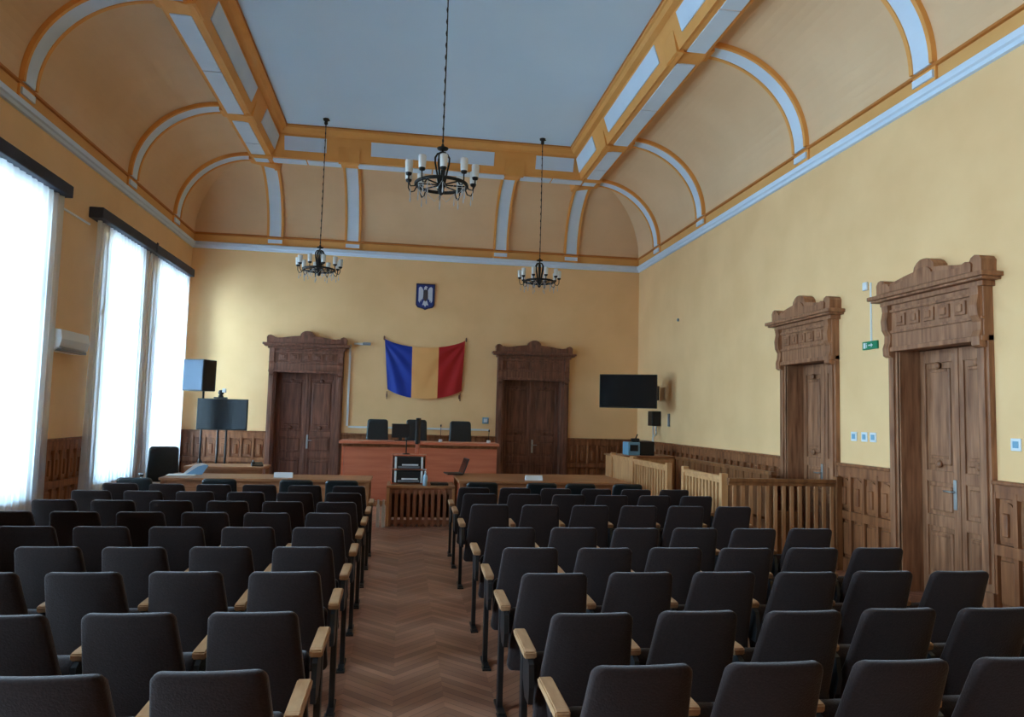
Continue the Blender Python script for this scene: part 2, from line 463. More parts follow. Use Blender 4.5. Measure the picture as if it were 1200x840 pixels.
# ------------------------------------------------------------------ wainscot
WZ = 1.285
def wainscot(length, loc, rz):
    """local x 0..length, front -y"""
    b = mb(M['wains'])
    b.box(0, length, -.006, .01, 0, WZ - .04)
    b.box(0, length, -.05, .01, 0, .16, .006)
    b.box(0, length, -.056, .01, .62, .72, .006)
    b.box(0, length, -.045, .01, WZ - .16, WZ - .03, .006)
    b.box(0, length, -.075, .01, WZ - .035, WZ, .008)
    n = max(1, round(length / .235)); s = length / n
    for i in range(n + 1):
        x = i * s
        b.box(max(0, x - .022), min(length, x + .022), -.05, .01, .14, WZ - .1, .004)
    for i in range(n):
        x = (i + .5) * s; w = s / 2 - .04
        # raised upper panel with a rounded head
        z0, z1 = .75, 1.05
        poly = [(x - w, z0), (x + w, z0)] + [(x + w * math.cos(t), z1 - w * .2 + w * .8 * math.sin(t)) for t in [k * PI / 8 for k in range(9)]]
        b.prism(poly, 'y', -.026, 0)
        b.box(x - w * .45, x + w * .45, -.052, 0, .79, 1.0, .012)
        b.box(x - w, x + w, -.032, 0, .2, .58, .01)
    trim(b, loc, rz)
wainscot(DB[0][0] - DB[0][2] / 2 - XL, (XL, D, 0), 0)
wainscot(DB[1][0] - DB[1][2] / 2 - (DB[0][0] + DB[0][2] / 2), (DB[0][0] + DB[0][2] / 2, D, 0), 0)
wainscot(XR - (DB[1][0] + DB[1][2] / 2), (DB[1][0] + DB[1][2] / 2, D, 0), 0)
r0 = DR[1][0] + DR[1][2] / 2
wainscot(D - r0, (XR, D, 0), -PI / 2)
wainscot(DR[1][0] - DR[1][2] / 2 - (DR[0][0] + DR[0][2] / 2), (XR, DR[1][0] - DR[1][2] / 2, 0), -PI / 2)
wainscot(DR[0][0] - DR[0][2] / 2 - YF, (XR, DR[0][0] - DR[0][2] / 2, 0), -PI / 2)
# left wall: piers only, since the windows come down to the sills
prev = YF
for y0, y1 in sorted(WIN):
    wainscot(y0 - .06 - prev, (XL, prev, 0), PI / 2); prev = y1 + .06
wainscot(D - prev, (XL, prev, 0), PI / 2)

# ------------------------------------------------------------------ curtains and pelmets
def curtain(y0, y1, z0, z1, x, label, waves, seed, gather=()):
    rnd = random.Random(seed); ph = rnd.random() * 6
    b = mb(M['sheer'])
    ny, nz = max(40, int((y1 - y0) * 60)), 14
    g = []
    for i in range(ny + 1):
        u = i / ny; y = y0 + u * (y1 - y0); col = []
        edge = min(u, 1 - u) * (y1 - y0)
        amp = .018 + .03 * math.exp(-edge / .18)
        for k in range(nz + 1):
            v = k / nz; z = z0 + v * (z1 - z0)
            a = amp * (1.15 - .5 * v)
            w = math.sin(2 * PI * waves * u + ph + .5 * math.sin(3 * v)) + .4 * math.sin(2 * PI * waves * 2.3 * u + ph * 2)
            col.append(b.bm.verts.new((x + a * w, y, z)))
        g.append(col)
    b._new([b.bm.faces.new((g[i][k], g[i + 1][k], g[i + 1][k + 1], g[i][k + 1])) for i in range(ny) for k in range(nz)], True)
    o = b.build('curtain'); return tag(o, label, 'curtain', 'sheer window curtains')
XC = XL + .11
curtain(11.28, 13.44, .04, 4.46, XC, 'sheer white curtain right of the air conditioner, on the longer far pelmet', 15, 2)
curtain(13.46, 15.74, .04, 4.46, XC, 'sheer white curtain nearest the loudspeaker in the far left corner', 15, 3)
curtain(8.0, 10.1, .04, 4.465, XC, 'sheer white curtain left of the air conditioner, at the left edge', 15, 4)
curtain(5.7, 7.98, .04, 4.465, XC, 'sheer white curtain beside the nearest left seats', 15, 5)
def pelmet(y0, y1, label):
    b = mb(M['pelmet'])
    b.box(XL, XL + .2, y0, y1, 4.47, 4.63, .012)
    b.box(XL + .195, XL + .215, (y0 + y1) / 2 - .03, (y0 + y1) / 2 + .03, 4.472, 4.65, .004)
    tag(b.build('curtain_pelmet'), label, 'pelmet', 'grey curtain pelmets')
pelmet(11.16, 15.85, 'long slate grey pelmet over the two far curtains')
pelmet(5.6, 10.2, 'slate grey pelmet over the curtain at the left edge')

# air conditioner between the curtains
ac = tag(empty('air_conditioner', (XL, 10.55, 2.44)), 'white wall air conditioner between the two curtains on the left wall', 'air conditioner')
b = mb(M['white_pl']); b.prism([(0, 0), (.12, 0), (.2, .06), (.22, .16), (.2, .28), (0, .3)], 'y', -.42, .42)
b.bm.transform(Matrix.Identity(4)); o = b.build('body', ac)
b = mb(M['grey_pl']); b.box(.125, .205, -.38, .38, .0, .035, .004); b.build('air_louver', ac)
# cable along left wall
b = mb(M['white_pl']); b.box(XL, XL + .02, 10.2, 11.2, 4.36, 4.385); tag(b.build('cable_trunking'), 'thin white cable cover on the left wall between the pelmets', 'cable cover')

# ------------------------------------------------------------------ chandeliers
def make_chandelier():
    r = empty('chandelier', (0, 0, 0))           # origin at ring height
    b = mb(M['iron'])
    R = .285
    b.tube([(R * math.cos(2 * PI * i / 40), R * math.sin(2 * PI * i / 40), 0) for i in range(40)], .02, 8, closed=True)
    for i in range(4):
        a = PI / 4 * i; b.tube([(R * math.cos(a), R * math.sin(a), 0), (-R * math.cos(a), -R * math.sin(a), 0)], .008, 6)
    b.build('ring', r)
    c = mb(M['iron'])
    for i in range(6):
        a = 2 * PI * i / 6
        prof = [(.02, -.06), (.035, .02), (.055, .14), (.078, .25), (.08, .31), (.055, .355), (.012, .37)]
        c.tube([(p * math.cos(a), p * math.sin(a), z) for p, z in prof], .0115, 6)
    c.lathe([(.004, -.12), (.03, -.1), (.035, -.06), (.02, -.03), (.02, .02)], n=12)
    c.tube([(0, 0, -.05), (0, 0, .42)], .012, 8)
    c.lathe([(.01, .40), (.06, .41), (.065, .425), (.02, .44), (.012, .47)], n=14)
    c.build('cage', r)
    for i in range(10):
        a = 2 * PI * (i + .5) / 10
        def P(q, z): return (q * math.cos(a), q * math.sin(a), z)
        t = mb(M['iron'])
        t.tube([P(R, 0), P(R + .03, -.06), P(R + .075, -.07), P(.385, -.02), P(.385, .05)], .0075, 6)
        t.lathe([(.006, .04), (.03, .05), (.036, .075), (.026, .08)], P(.385, 0), 10)
        t.build('arm', r)
        q = mb(M['candle']); q.lathe([(.026, .06), (.038, .08), (.044, .2), (.04, .215)], P(.385, 0), 10); q.build('candle_shade', r)
        d = mb(M['crystal'])
        d.lathe([(.002, -.19), (.008, -.165), (.004, -.12), (.002, -.06)], P(.36, 0), 6)
        d.build('crystal_drop', r)
        d = mb(M['crystal'])
        d.lathe([(.002, -.17), (.007, -.15), (.003, -.10), (.002, -.02)], P(.27, 0), 6)
        d.build('crystal_drop', r)
        d = mb(M['crystal'])
        d.tube([P(.27, -.03), (.22 * math.cos(a + .31), .22 * math.sin(a + .31), -.13), (.27 * math.cos(a + .62), .27 * math.sin(a + .62), -.03)], .003, 4)
        d.build('crystal_swag', r)
    return r
def hang(r, x, y, z, label):
    r.location = (x, y, z)
    L = HC - z
    ch = mb(M['iron'])
    ch.tube([(0, 0, .46), (.006, 0, L * .5), (0, 0, L - .02)], .0075, 6)
    n = int((L - .5) / .14)
    for k in range(n):
        z0 = .48 + k * .14
        ch.lathe([(.006, 0), (.012, .03), (.006, .06)], (0, 0, z0), 6)
    ch.build('chain', r)
    cp = mb(M['iron']); cp.lathe([(.012, L - .12), (.035, L - .1), (.03, L - .05), (.055, L - .03), (.06, L - .001)], n=12)
    cp.tube([(0, 0, L - .05), (.07, 0, L - .02)], .008, 6); cp.build('ceiling_hook', r)
    tag(r, label, 'chandelier', 'wrought iron chandeliers')
c1 = make_chandelier(); c2 = copy_tree(c1); c3 = copy_tree(c1)
hang(c1, .32, 8.0, 4.31, 'black iron ring chandelier, largest and nearest, hanging above the aisle')
hang(c2, -1.66, 13.7, 4.36, 'far black iron chandelier hanging on the left, by the windows')
hang(c3, 2.52, 13.8, 4.38, 'far black iron chandelier hanging on the right, above the right door')
c2.rotation_euler.z = .3; c3.rotation_euler.z = .15

# ------------------------------------------------------------------ theatre seats
def rounded_outline(wt, wb, z0, z1, rt, rb, n=6):
    """rounded trapezoid (x,z), counterclockwise"""
    P = []
    def arc(cx, cz, r, a0, a1):
        for i in range(n + 1):
            a = a0 + (a1 - a0) * i / n; P.append((cx + r * math.cos(a), cz + r * math.sin(a)))
    arc(wb / 2 - rb, z0 + rb, rb, -PI / 2, 0)
    for k in range(1, 4):
        t = k / 4; P.append((wb / 2 + (wt - wb) / 2 * t, z0 + rb + (z1 - rt - z0 - rb) * t))
    arc(wt / 2 - rt, z1 - rt, rt, 0, PI / 2)
    for k in range(1, 6): P.append((wt / 2 - rt - (wt - 2 * rt) * k / 6, z1))
    arc(-wt / 2 + rt, z1 - rt, rt, PI / 2, PI)
    for k in range(1, 4):
        t = k / 4; P.append((-wt / 2 + (wb - wt) / -2 * -t if False else -(wt / 2 + (wb - wt) / 2 * t), z1 - rt - (z1 - rt - z0 - rb) * t))
    arc(-wb / 2 + rb, z0 + rb, rb, PI, 3 * PI / 2)
    for k in range(1, 6): P.append((-wb / 2 + rb + (wb - 2 * rb) * k / 6, z0))
    return P
def cushion(b, outline, th, rim, warp):
    """padded slab: outline in (x,z), thickness along y, rounded rim; warp(x,y,z)->xyz"""
    cx = 0; cz = sum(p[1] for p in outline) / len(outline)
    zmin = min(p[1] for p in outline); zmax = max(p[1] for p in outline); cz = (zmin + zmax) / 2
    hx = max(p[0] for p in outline); hz = (zmax - zmin) / 2
    def rg(ins, y):
        sx, sz = (hx - ins) / hx, (hz - ins) / hz
        return [b.bm.verts.new(warp(p[0] * sx, y, cz + (p[1] - cz) * sz)) for p in outline]
    layers = []
    def cap(y, sgn):
        out = []
        for f in (.25, .5, .72, .88):
            out.append((f, y + sgn * .006 * (1 - f)))
        return out
    def scaled(f, y):
        return [b.bm.verts.new(warp(p[0] * f, y, cz + (p[1] - cz) * f)) for p in outline]
    seq = []
    h = th / 2
    seq.append(scaled(.3, -h - .008)); seq.append(scaled(.6, -h - .006)); seq.append(scaled(.82, -h - .002))
    seq.append(rg(rim, -h)); seq.append(rg(rim * .3, -h + rim * .3)); seq.append(rg(0, -h + rim))
    seq.append(rg(0, h - rim)); seq.append(rg(rim * .3, h - rim * .3)); seq.append(rg(rim, h))
    seq.append(scaled(.82, h + .002)); seq.append(scaled(.6, h + .008)); seq.append(scaled(.3, h + .01))
    n = len(outline); fs = []
    for A, B in zip(seq, seq[1:]):
        fs += [b.bm.faces.new((A[j], A[(j + 1) % n], B[(j + 1) % n], B[j])) for j in range(n)]
    fs += [b.bm.faces.new(seq[0][::-1]), b.bm.faces.new(seq[-1])]
    b._new(fs, True)

S = .5146
def seat_back():
    b = mb(M['fabric'])
    o = rounded_outline(.38, .47, .27, .865, .04, .03)
    def warp(x, y, z):
        t = max(0, (z - .38) / .485)
        return (x, y - .15 - .19 * t + .5 * x * x, z)
    cushion(b, o, .05, .012, warp)
    return b
def seat_pan():
    b = mb(M['fabric'])
    o = rounded_outline(.42, .43, -.13, .15, .04, .04)
    def warp(x, y, z):
        # pan tipped up in front of the back
        return (x, y - .05 + .3 * (z + .13), z + .43)
    cushion(b, o, .09, .025, warp)
    b.mat(M['black']); b.box(-.2, .2, -.13, -.08, .36, .4)
    return b
def arm_bm(sx):
    b = mb(M['armwood'])
    x = sx * S / 2
    # tapered rounded wooden pad
    prof = [(-.17, .615), (.15, .625), (.18, .635), (.185, .65), (.165, .662), (-.15, .655), (-.175, .648)]
    b.prism(prof, 'x', x - .03, x + .03)
    bmesh.ops.bevel(b.bm, geom=list(b.bm.edges), offset=.006, segments=2, affect='EDGES')
    return b
def arm_support(sx):
    x = sx * S / 2
    b = mb(M['black'])
    b.prism([(-.16, .617), (.1, .62), (.06, .56), (-.02, .50), (-.1, .42), (-.2, .42), (-.22, .5), (-.2, .6)], 'x', x - .012, x + .012)
    return b
def leg_bm(sx):
    x = sx * S / 2
    b = mb(M['black'])
    b.box(x - .016, x + .016, -.035, .03, .02, .62, .004)
    b.box(x - .022, x + .022, -.13, .10, 0, .022, .005)
    b.box(x - .03, x + .03, -.16, -.08, 0, .012, .003)
    return b
def make_seat(both):
    r = empty('theatre_seat')
    seat_back().build('backrest', r); seat_pan().build('seat', r)
    for sx in ((-1, 1) if both else (-1,)):
        a = arm_bm(sx).build('armrest', r); arm_support(sx).build('arm_bracket', a)
        leg_bm(sx).build('leg', r)
    return r
ORD = ['first', 'second', 'third', 'fourth', 'fifth', 'sixth', 'seventh', 'eighth', 'ninth']
protoA = make_seat(False); protoB = make_seat(True)
used = {}
def place_seat(x, y, both, label, group, rz):
    p = protoB if both else protoA
    if both not in used: used[both] = 1; o = p
    else: o = copy_tree(p)
    o.location = (x, y, 0); o.rotation_euler.z = rz
    tag(o, label, 'chair', group)
rj = random.Random(3)
XA, XB = .631, -.358
RROWS = [9.28, 8.58, 7.60, 6.13, 5.24, 4.46, 3.62, 2.92]
LROWS = [9.28, 8.50, 7.69, 6.89, 6.09, 5.27, 4.53, 3.71, 2.96]
for side, rows in (('left', LROWS), ('right', RROWS)):
    for i, y in enumerate(rows):
        rn = ['front row', 'second row', 'third row', 'fourth row', 'fifth row', 'sixth row', 'seventh row', 'second row from the camera', 'row nearest the camera']
        if i == len(rows) - 1: row = 'row nearest the camera'
        elif i == len(rows) - 2: row = 'next to nearest row'
        elif i == 0: row = 'front row by the desks'
        else: row = ORD[i] + ' row from the desks'
        for k in range(6):
            col = 'beside the aisle' if k == 0 else (ORD[k] + ' from the aisle' if k < 5 else 'sixth and farthest from the aisle')
            lab = 'dark seat %s of aisle, %s, %s' % (side, row, col)
            x = XA + S * (k + .5) if side == 'right' else XB - S * (k + .5)
            both = (side == 'right' and k == 5) or (side == 'left' and k == 0)
            place_seat(x, y + rj.uniform(-.012, .012), both, lab, 'theatre seats %s of the aisle' % side, rj.uniform(-.012, .012))

# ------------------------------------------------------------------ visitor chairs before the desks
def make_visitor():
    r = empty('visitor_chair')
    b = mb(M['leather'])
    cushion(b, rounded_outline(.43, .45, .46, .835, .05, .04), .05, .02, lambda x, y, z: (x, y - .2 - .08 * (z - .46) / .38 + .3 * x * x, z)); b.build('backrest', r)
    b = mb(M['leather']); b.box(-.22, .22, -.2, .22, .41, .47, .02); b.build('seat', r)
    for sx in (-1, 1):
        for y in (-.2, .2):
            l = mb(M['black']); l.tube([(sx * .21, y, .43), (sx * .22, y * 1.1, .0)], .012, 8); l.build('leg', r)
    return r
v0 = make_visitor()
VC = [(-3.38, 'left desk, farthest left of four'), (-2.34, 'left desk, second from the left'), (-1.37, 'left desk, third from the left'), (-.78, 'left desk, nearest the aisle'),
      (1.1, 'right desk, nearest the aisle'), (1.93, 'right desk, second from the aisle'), (2.48, 'right desk, third from the aisle'), (3.16, 'right desk, beside the wooden railing')]
for i, (x, t) in enumerate(VC):
    o = v0 if i == 0 else copy_tree(v0)
    o.location = (x, 10.25, 0); o.rotation_euler.z = 0
    tag(o, 'black visitor chair facing the ' + t, 'chair', 'black chairs before the desks')

# ------------------------------------------------------------------ desks
def desk(x0, x1, y0, y1, h, label, panel=True, name='desk'):
    r = tag(empty(name, ((x0 + x1) / 2, (y0 + y1) / 2, 0)), label, 'desk')
    w, d = (x1 - x0) / 2, (y1 - y0) / 2
    b = mb(M['desk']); b.box(-w, w, -d, d, h - .04, h, .006); b.build('desk_top', r)
    if panel:
        b = mb(M['desk']); b.box(-w + .06, w - .06, -d + .05, -d + .075, .12, h - .04)
        n = max(2, int(2 * w / .6))
        for i in range(n):
            a0 = -w + .1 + i * (2 * w - .2) / n; a1 = a0 + (2 * w - .2) / n - .06
            b.box(a0, a1, -d + .035, -d + .055, .2, h - .12, .008)
        b.build('front_panel', r)
    for sx in (-1, 1):
        for sy in (-1, 1):
            b = mb(M['desk']); b.box(sx * (w - .08), sx * (w - .02), sy * (d - .08), sy * (d - .02), 0, h - .04, .004); b.build('leg', r)
    return r
desk(-3.42, -.45, 11.05, 11.85, .745, 'long tan wooden desk left of the aisle before the bench')
desk(.86, 3.55, 11.05, 12.5, .755, 'long tan wooden desk right of the aisle, carrying the laptop')
desk(-3.5, -2.25, 12.5, 13.2, .80, 'reddish wooden side desk behind the long left desk', True)
# low slatted table between the two desks
r = tag(empty('slatted_table', (.31, 11.85, 0)), 'low wooden table with slatted front closing the aisle end', 'table')
b = mb(M['desk']); b.box(-.53, .53, -.36, .4, .59, .625, .005); b.build('table_top', r)
b = mb(M['slat']); b.box(-.51, .51, -.33, -.29, .5, .59); b.box(-.51, .51, -.33, -.29, .03, .1); b.build('front_rail', r)
for i in range(11):
    x = -.47 + i * .94 / 10
    b = mb(M['slat']); b.box(x - .027, x + .027, -.335, -.31, .0, .56, .004); b.build('slat', r)
for sx in (-1, 1):
    b = mb(M['rail']); b.box(sx * .485, sx * .53, -.34, .38, 0, .6, .004); b.build('side_panel', r)
b = mb(M['rail_d']); b.box(-.485, .485, .3, .33, .05, .59); b.build('back_panel', r)
# two narrow white boards standing by the table end
for x, lab in ((-.335, 'left one of two narrow white boards standing by the slatted table'), (-.255, 'right one of two narrow white boards standing by the slatted table')):
    b = mb(M['paper']); b.box(x - .025, x + .025, 11.40, 11.425, 0, .34, .004); b.box(x - .015, x + .015, 11.405, 11.42, .34, .42, .004)
    tag(b.build('white_board'), lab, 'board', 'white boards by the slatted table')

# bench of the judges
r = tag(empty('judges_bench', (.34, 14.2, 0)), 'long reddish judges bench below the flag on the back wall', 'bench')
b = mb(M['bench']); b.box(-1.42, 1.46, -.2, -.16, .02, 1.14)
b.build('front_panel', r)
b = mb(M['bench']); b.box(-1.52, 1.5, -.28, .4, 1.155, 1.21, .01); b.build('bench_top', r)
b = mb(M['rail_d']); b.box(-1.46, 1.48, -.225, -.14, 1.10, 1.155, .01); b.build('under_moulding', r)
for x in (-1.45, 1.45):
    b = mb(M['bench']); b.box(x - .02, x + .02, -.16, .35, .02, 1.15); b.build('end_panel', r)
b = mb(M['desk']); b.box(-1.46, 1.48, -.23, -.15, 0, .1, .005); b.build('plinth', r)
r = mb(M['wains']); r.box(-1.3, 1.95, 14.62, 16.15, 0, .42, .01); r = tag(r.build('platform'), 'low wooden platform behind the reddish bench', 'platform')

def judge_chair(x, y, z, h, w, label, rz=PI, arms=False):
    r = tag(empty('office_chair', (x, y, z), rz), label, 'chair')
    zb = h - .55
    b = mb(M['leather']); cushion(b, rounded_outline(w * .92, w, zb, h, .06, .05), .08, .03, lambda X, Y, Z: (X, Y - .2 - .06 * (Z - zb) / .5 + .3 * X * X, Z)); b.build('backrest', r)
    b = mb(M['leather']); b.box(-w / 2, w / 2, -.2, .24, .42, .51, .03); b.build('seat', r)
    b = mb(M['plastic']); b.tube([(0, 0, .42), (0, 0, .08)], .03, 10); b.build('column', r)
    for k in range(5):
        a = 2 * PI * k / 5
        l = mb(M['plastic']); l.tube([(0, 0, .1), (.27 * math.cos(a), .27 * math.sin(a), .05)], [.025, .016], 8); l.lathe([(.01, 0), (.028, .01), (.028, .045), (.01, .055)], (.27 * math.cos(a), .27 * math.sin(a), 0), 10); l.build('base_spoke', r)
    for s in (-1, 1):
        b = mb(M['plastic']); b.tube([(s * w / 2, -.15, .46), (s * (w / 2 + .05), -.12, .66), (s * (w / 2 + .05), .15, .68)], .016, 8)
        b.box(s * (w / 2 + .02), s * (w / 2 + .08), -.1, .18, .67, .70, .008); b.build('armrest', r)
    return r
judge_chair(-.53, 15.15, .42, 1.19, .46, 'black leather office chair behind the bench, left of the monitor')
judge_chair(.27, 15.15, .42, 1.20, .46, 'black leather office chair behind the bench, middle of three')
judge_chair(1.19, 15.15, .42, 1.19, .48, 'black leather office chair at the right end of the bench')
judge_chair(-3.74, 12.2, 0, 1.14, .46, 'dark teal office chair by the left window curtain', rz=PI * .12)

def monitor(x, y, z, w, h, rz, label, name='monitor', stand=.1):
    r = tag(empty(name, (x, y, z), rz), label, 'monitor')
    b = mb(M['plastic']); b.box(-w / 2, w / 2, -.02, .02, stand, stand + h, .006); b.build('housing', r)
    b = mb(M['screen']); b.box(-w / 2 + .012, w / 2 - .012, -.024, -.019, stand + .014, stand + h - .012); b.build('screen', r)
    b = mb(M['plastic']); b.box(-.03, .03, .0, .03, .01, stand + .05); b.box(-.11, .11, -.07, .09, 0, .014, .004); b.build('stand', r)
    return r
monitor(-.05, 14.4, 1.21, .34, .27, PI, 'black computer monitor on the reddish bench beside the middle chair', stand=.06)

def mic(x, y, z, h, label, rz=0):
    r = tag(empty('microphone', (x, y, z), rz), label, 'microphone')
    b = mb(M['white_pl']); b.box(-.035, .035, -.05, .05, 0, .05, .01); b.build('base', r)
    b = mb(M['black']); b.tube([(0, 0, .04), (0, -.01, h * .6), (0, -.05, h)], .006, 6); b.lathe([(.004, 0), (.013, .01), (.013, .04), (.005, .05)], (0, -.05, h - .01), 8); b.build('gooseneck', r)
mic(.72, 14.2, 1.21, .3, 'gooseneck microphone with white base on the reddish bench')
mic(1.66, 14.2, 1.21, .22, 'gooseneck microphone at the right end of the reddish bench')

# ------------------------------------------------------------------ things on the middle table
r = tag(empty('equipment_rack', (.11, 11.85, .625)), 'small open wooden rack of equipment on the slatted table', 'rack')
for sx in (-1, 1):
    b = mb(M['bench']); b.box(sx * .255, sx * .28, -.05, .28, 0, .46, .004); b.build('side_panel', r)
for z in (0, .22, .44):
    b = mb(M['bench']); b.box(-.255, .255, -.05, .28, z, z + .022); b.build('shelf', r)
b = mb(M['bench']); b.box(-.255, .255, .265, .28, .02, .44); b.build('back_panel', r)
def device(x, y, z, w, d, h, label):
    r = tag(empty('printer', (x, y, z)), label, 'printer')
    b = mb(M['plastic']); b.box(-w / 2, w / 2, -d / 2, d / 2, 0, h, .012); b.build('body', r)
    for s in (-1, 1):
        b = mb(M['white_pl']); b.box(s * (w / 2 + .002), s * (w / 2 - .03), -d / 2 - .012, -d / 2 + .04, .005, h * 1.02, .005); b.build('side_trim', r)
    b = mb(M['paper']); b.box(-w / 4, w / 3, -d / 2 - .05, -d / 2 + .05, h * .30, h * .30 + .02); b.build('paper_tray', r)
    b = mb(M['grey_pl']); b.box(-w / 2 + .05, w / 2 - .05, -d / 2 - .008, -d / 2, h * .05, h * .24, .004); b.build('front_grille', r)
device(.11, 11.88, .625 + .023, .44, .30, .185, 'black and white printer on the lower shelf of the wooden rack')
device(.11, 11.88, .625 + .243, .44, .30, .185, 'black and white printer on the upper shelf of the wooden rack')
r = tag(empty('microphone_stand', (.06, 11.95, 1.087)), 'thin dark stand on top of the wooden rack', 'stand')
b = mb(M['black']); b.lathe([(.06, 0), (.06, .012), (.01, .02)], n=14); b.build('base', r)
b = mb(M['black']); b.tube([(0, 0, .01), (0, 0, .24)], .01, 8); b.build('pole', r)
r = tag(empty('display', (.24, 11.95, 1.087), PI / 2 - .12), 'slim dark upright display seen edge-on above the wooden rack', 'display')
b = mb(M['plastic']); b.box(-.16, .16, -.025, .025, .17, .59, .01); b.build('housing', r)
b = mb(M['bench']); b.box(-.05, .05, -.03, .03, .0, .18, .008); b.build('foot', r)
# bottle
r = tag(empty('bottle', (.37, 11.55, .625)), 'pale blue plastic bottle with pump on the slatted table', 'bottle')
b = mb(base_mat('pale_blue_bottle', (176, 206, 226), .25, .5)); b.lathe([(.03, 0), (.036, .01), (.036, .13), (.03, .16), (.013, .18), (.013, .2)], n=16); b.build('body', r)
b = mb(M['white_pl']); b.lathe([(.016, .195), (.016, .22), (.006, .225), (.006, .25)], n=12); b.box(-.04, .012, -.008, .008, .245, .26, .003); b.build('pump', r)
b = mb(M['plastic']); b.box(.46, .74, 11.6, 11.85, .625, .66, .01); tag(b.build('device'), 'flat black device beside the bottle on the slatted table', 'device')
# laptop seen from the side
r = tag(empty('laptop', (.80, 11.45, .757), PI / 2), 'black laptop open sideways on the right desk', 'laptop')
r.location = (.98, 12.25, .757)
r.rotation_euler.z = -PI / 2 + .12
b = mb(M['plastic']); b.box(-.2, .2, -.26, .0, 0, .022, .005); b.build('keyboard_base', r)
b = mb(M['plastic']); mt = Matrix.Translation((0, 0, .012)) @ Matrix.Rotation(math.radians(-20), 4, 'X'); b.box(-.2, .2, -.003, .012, 0, .27, .004, mt); b.mat(M['screen']); b.box(-.19, .19, -.006, -.003, .015, .255, 0, mt); b.build('lid', r)
# nameplates
def plate(x, y, z, w, label):
    b = mb(M['paper']); b.prism([(-.05, 0), (.05, 0), (.004, .075), (-.004, .075)], 'x', -w / 2, w / 2)
    tag(b.build('nameplate', None, (x, y, z)), label, 'nameplate', 'white nameplates')
plate(-1.74, 11.3, .747, .27, 'blank white nameplate on the left desk before the left door')
plate(2.05, 11.3, .757, .27, 'blank white nameplate on the right desk before the right door')
# papers on left desk
r = tag(empty('document_stack', (-3.07, 11.45, .747), .15), 'curled white and blue papers at the left end of the left desk', 'papers')
tl = Matrix.Rotation(math.radians(-24), 4, 'X')
def leaf(poly, m, y, nm):
    b = mb(m); b.prism(poly, 'y', y, y + .006); b.bm.transform(tl); b.build(nm, r)
leaf([(-.15, .005), (.10, .005), (.19, .17), (.12, .19), (.02, .17), (-.06, .10)], M['paper'], 0, 'sheet')
leaf([(-.10, .005), (.13, .005), (.21, .15), (.15, .16), (.06, .13)], M['paperblue'], -.012, 'cover')
b = mb(M['paper']); b.box(-.34, .05, -.17, .1, 0, .014, .004); b.build('paper_pile', r)
r = tag(empty('telephone', (-2.40, 12.75, .802), .3), 'small black desk telephone on the reddish side desk', 'telephone')
b = mb(M['plastic']); b.prism([(-.09, 0), (.09, 0), (.09, .06), (-.09, .025)], 'x', -.09, .09); b.build('body', r)
b = mb(M['plastic']); b.tube([(-.06, -.09, .05), (-.06, -.06, .075), (-.06, .06, .085), (-.06, .09, .07)], [.02, .016, .016, .02], 8); b.build('handset', r)

# ------------------------------------------------------------------ left corner: tv on stand, loudspeaker
r = tag(empty('television', (-3.53, 15.0, 0)), 'black flat television on a two-pole floor stand in the left corner', 'television')
b = mb(M['plastic']); b.box(-.475, .475, -.03, .03, 1.32, 1.935, .008); b.build('housing', r)
b = mb(M['screen']); b.box(-.46, .46, -.034, -.028, 1.34, 1.92); b.build('screen', r)
for x in (-.08, .08):
    b = mb(M['black']); b.tube([(x, .05, .04), (x, .05, 1.7)], .02, 8); b.build('pole', r)
b = mb(M['black']); b.box(-.4, .4, .02, .08, 0, .04, .01); b.box(-.35, -.3, -.3, .35, 0, .04, .01); b.box(.3, .35, -.3, .35, 0, .04, .01); b.build('stand_base', r)
r = tag(empty('video_camera', (-3.58, 15.0, 1.937)), 'small black conference camera on top of the corner television', 'camera')
b = mb(M['plastic']); b.box(-.12, .12, -.06, .06, 0, .03, .008); b.lathe([(.05, .03), (.05, .06), (.02, .075)], n=14); b.build('base', r)
b = mb(M['plastic']); b.lathe([(.02, .06), (.05, .09), (.055, .12), (.04, .16), (.015, .17)], n=14); b.build('head', r)
b = mb(M['white_pl']); b.box(.03, .1, -.05, .0, .12, .2, .008); b.build('lens_hood', r)
r = tag(empty('speaker_stand', (-4.0, 15.35, 0)), 'black pole stand carrying the loudspeaker in the left corner', 'stand')
b = mb(M['black']); b.tube([(0, 0, .3), (0, 0, 2.08)], .02, 10); b.build('pole', r)
for k in range(3):
    a = 2 * PI * k / 3 + .5
    l = mb(M['black']); l.tube([(0, 0, .75), (.36 * math.cos(a), .36 * math.sin(a), .015)], .013, 8); l.tube([(0, 0, .35), (.2 * math.cos(a), .2 * math.sin(a), .34)], .008, 6); l.build('leg', r)
r = tag(empty('loudspeaker', (-4.08, 15.3, 2.08), math.radians(-24)), 'large blue-grey loudspeaker on a pole above the corner television', 'loudspeaker')
b = mb(M['plastic']); b.box(-.24, .24, -.19, .2, 0, .63, .02); b.build('cabinet', r)
b = mb(M['spk']); b.box(-.225, .225, -.2, -.185, .02, .61, .006); b.build('grille', r)

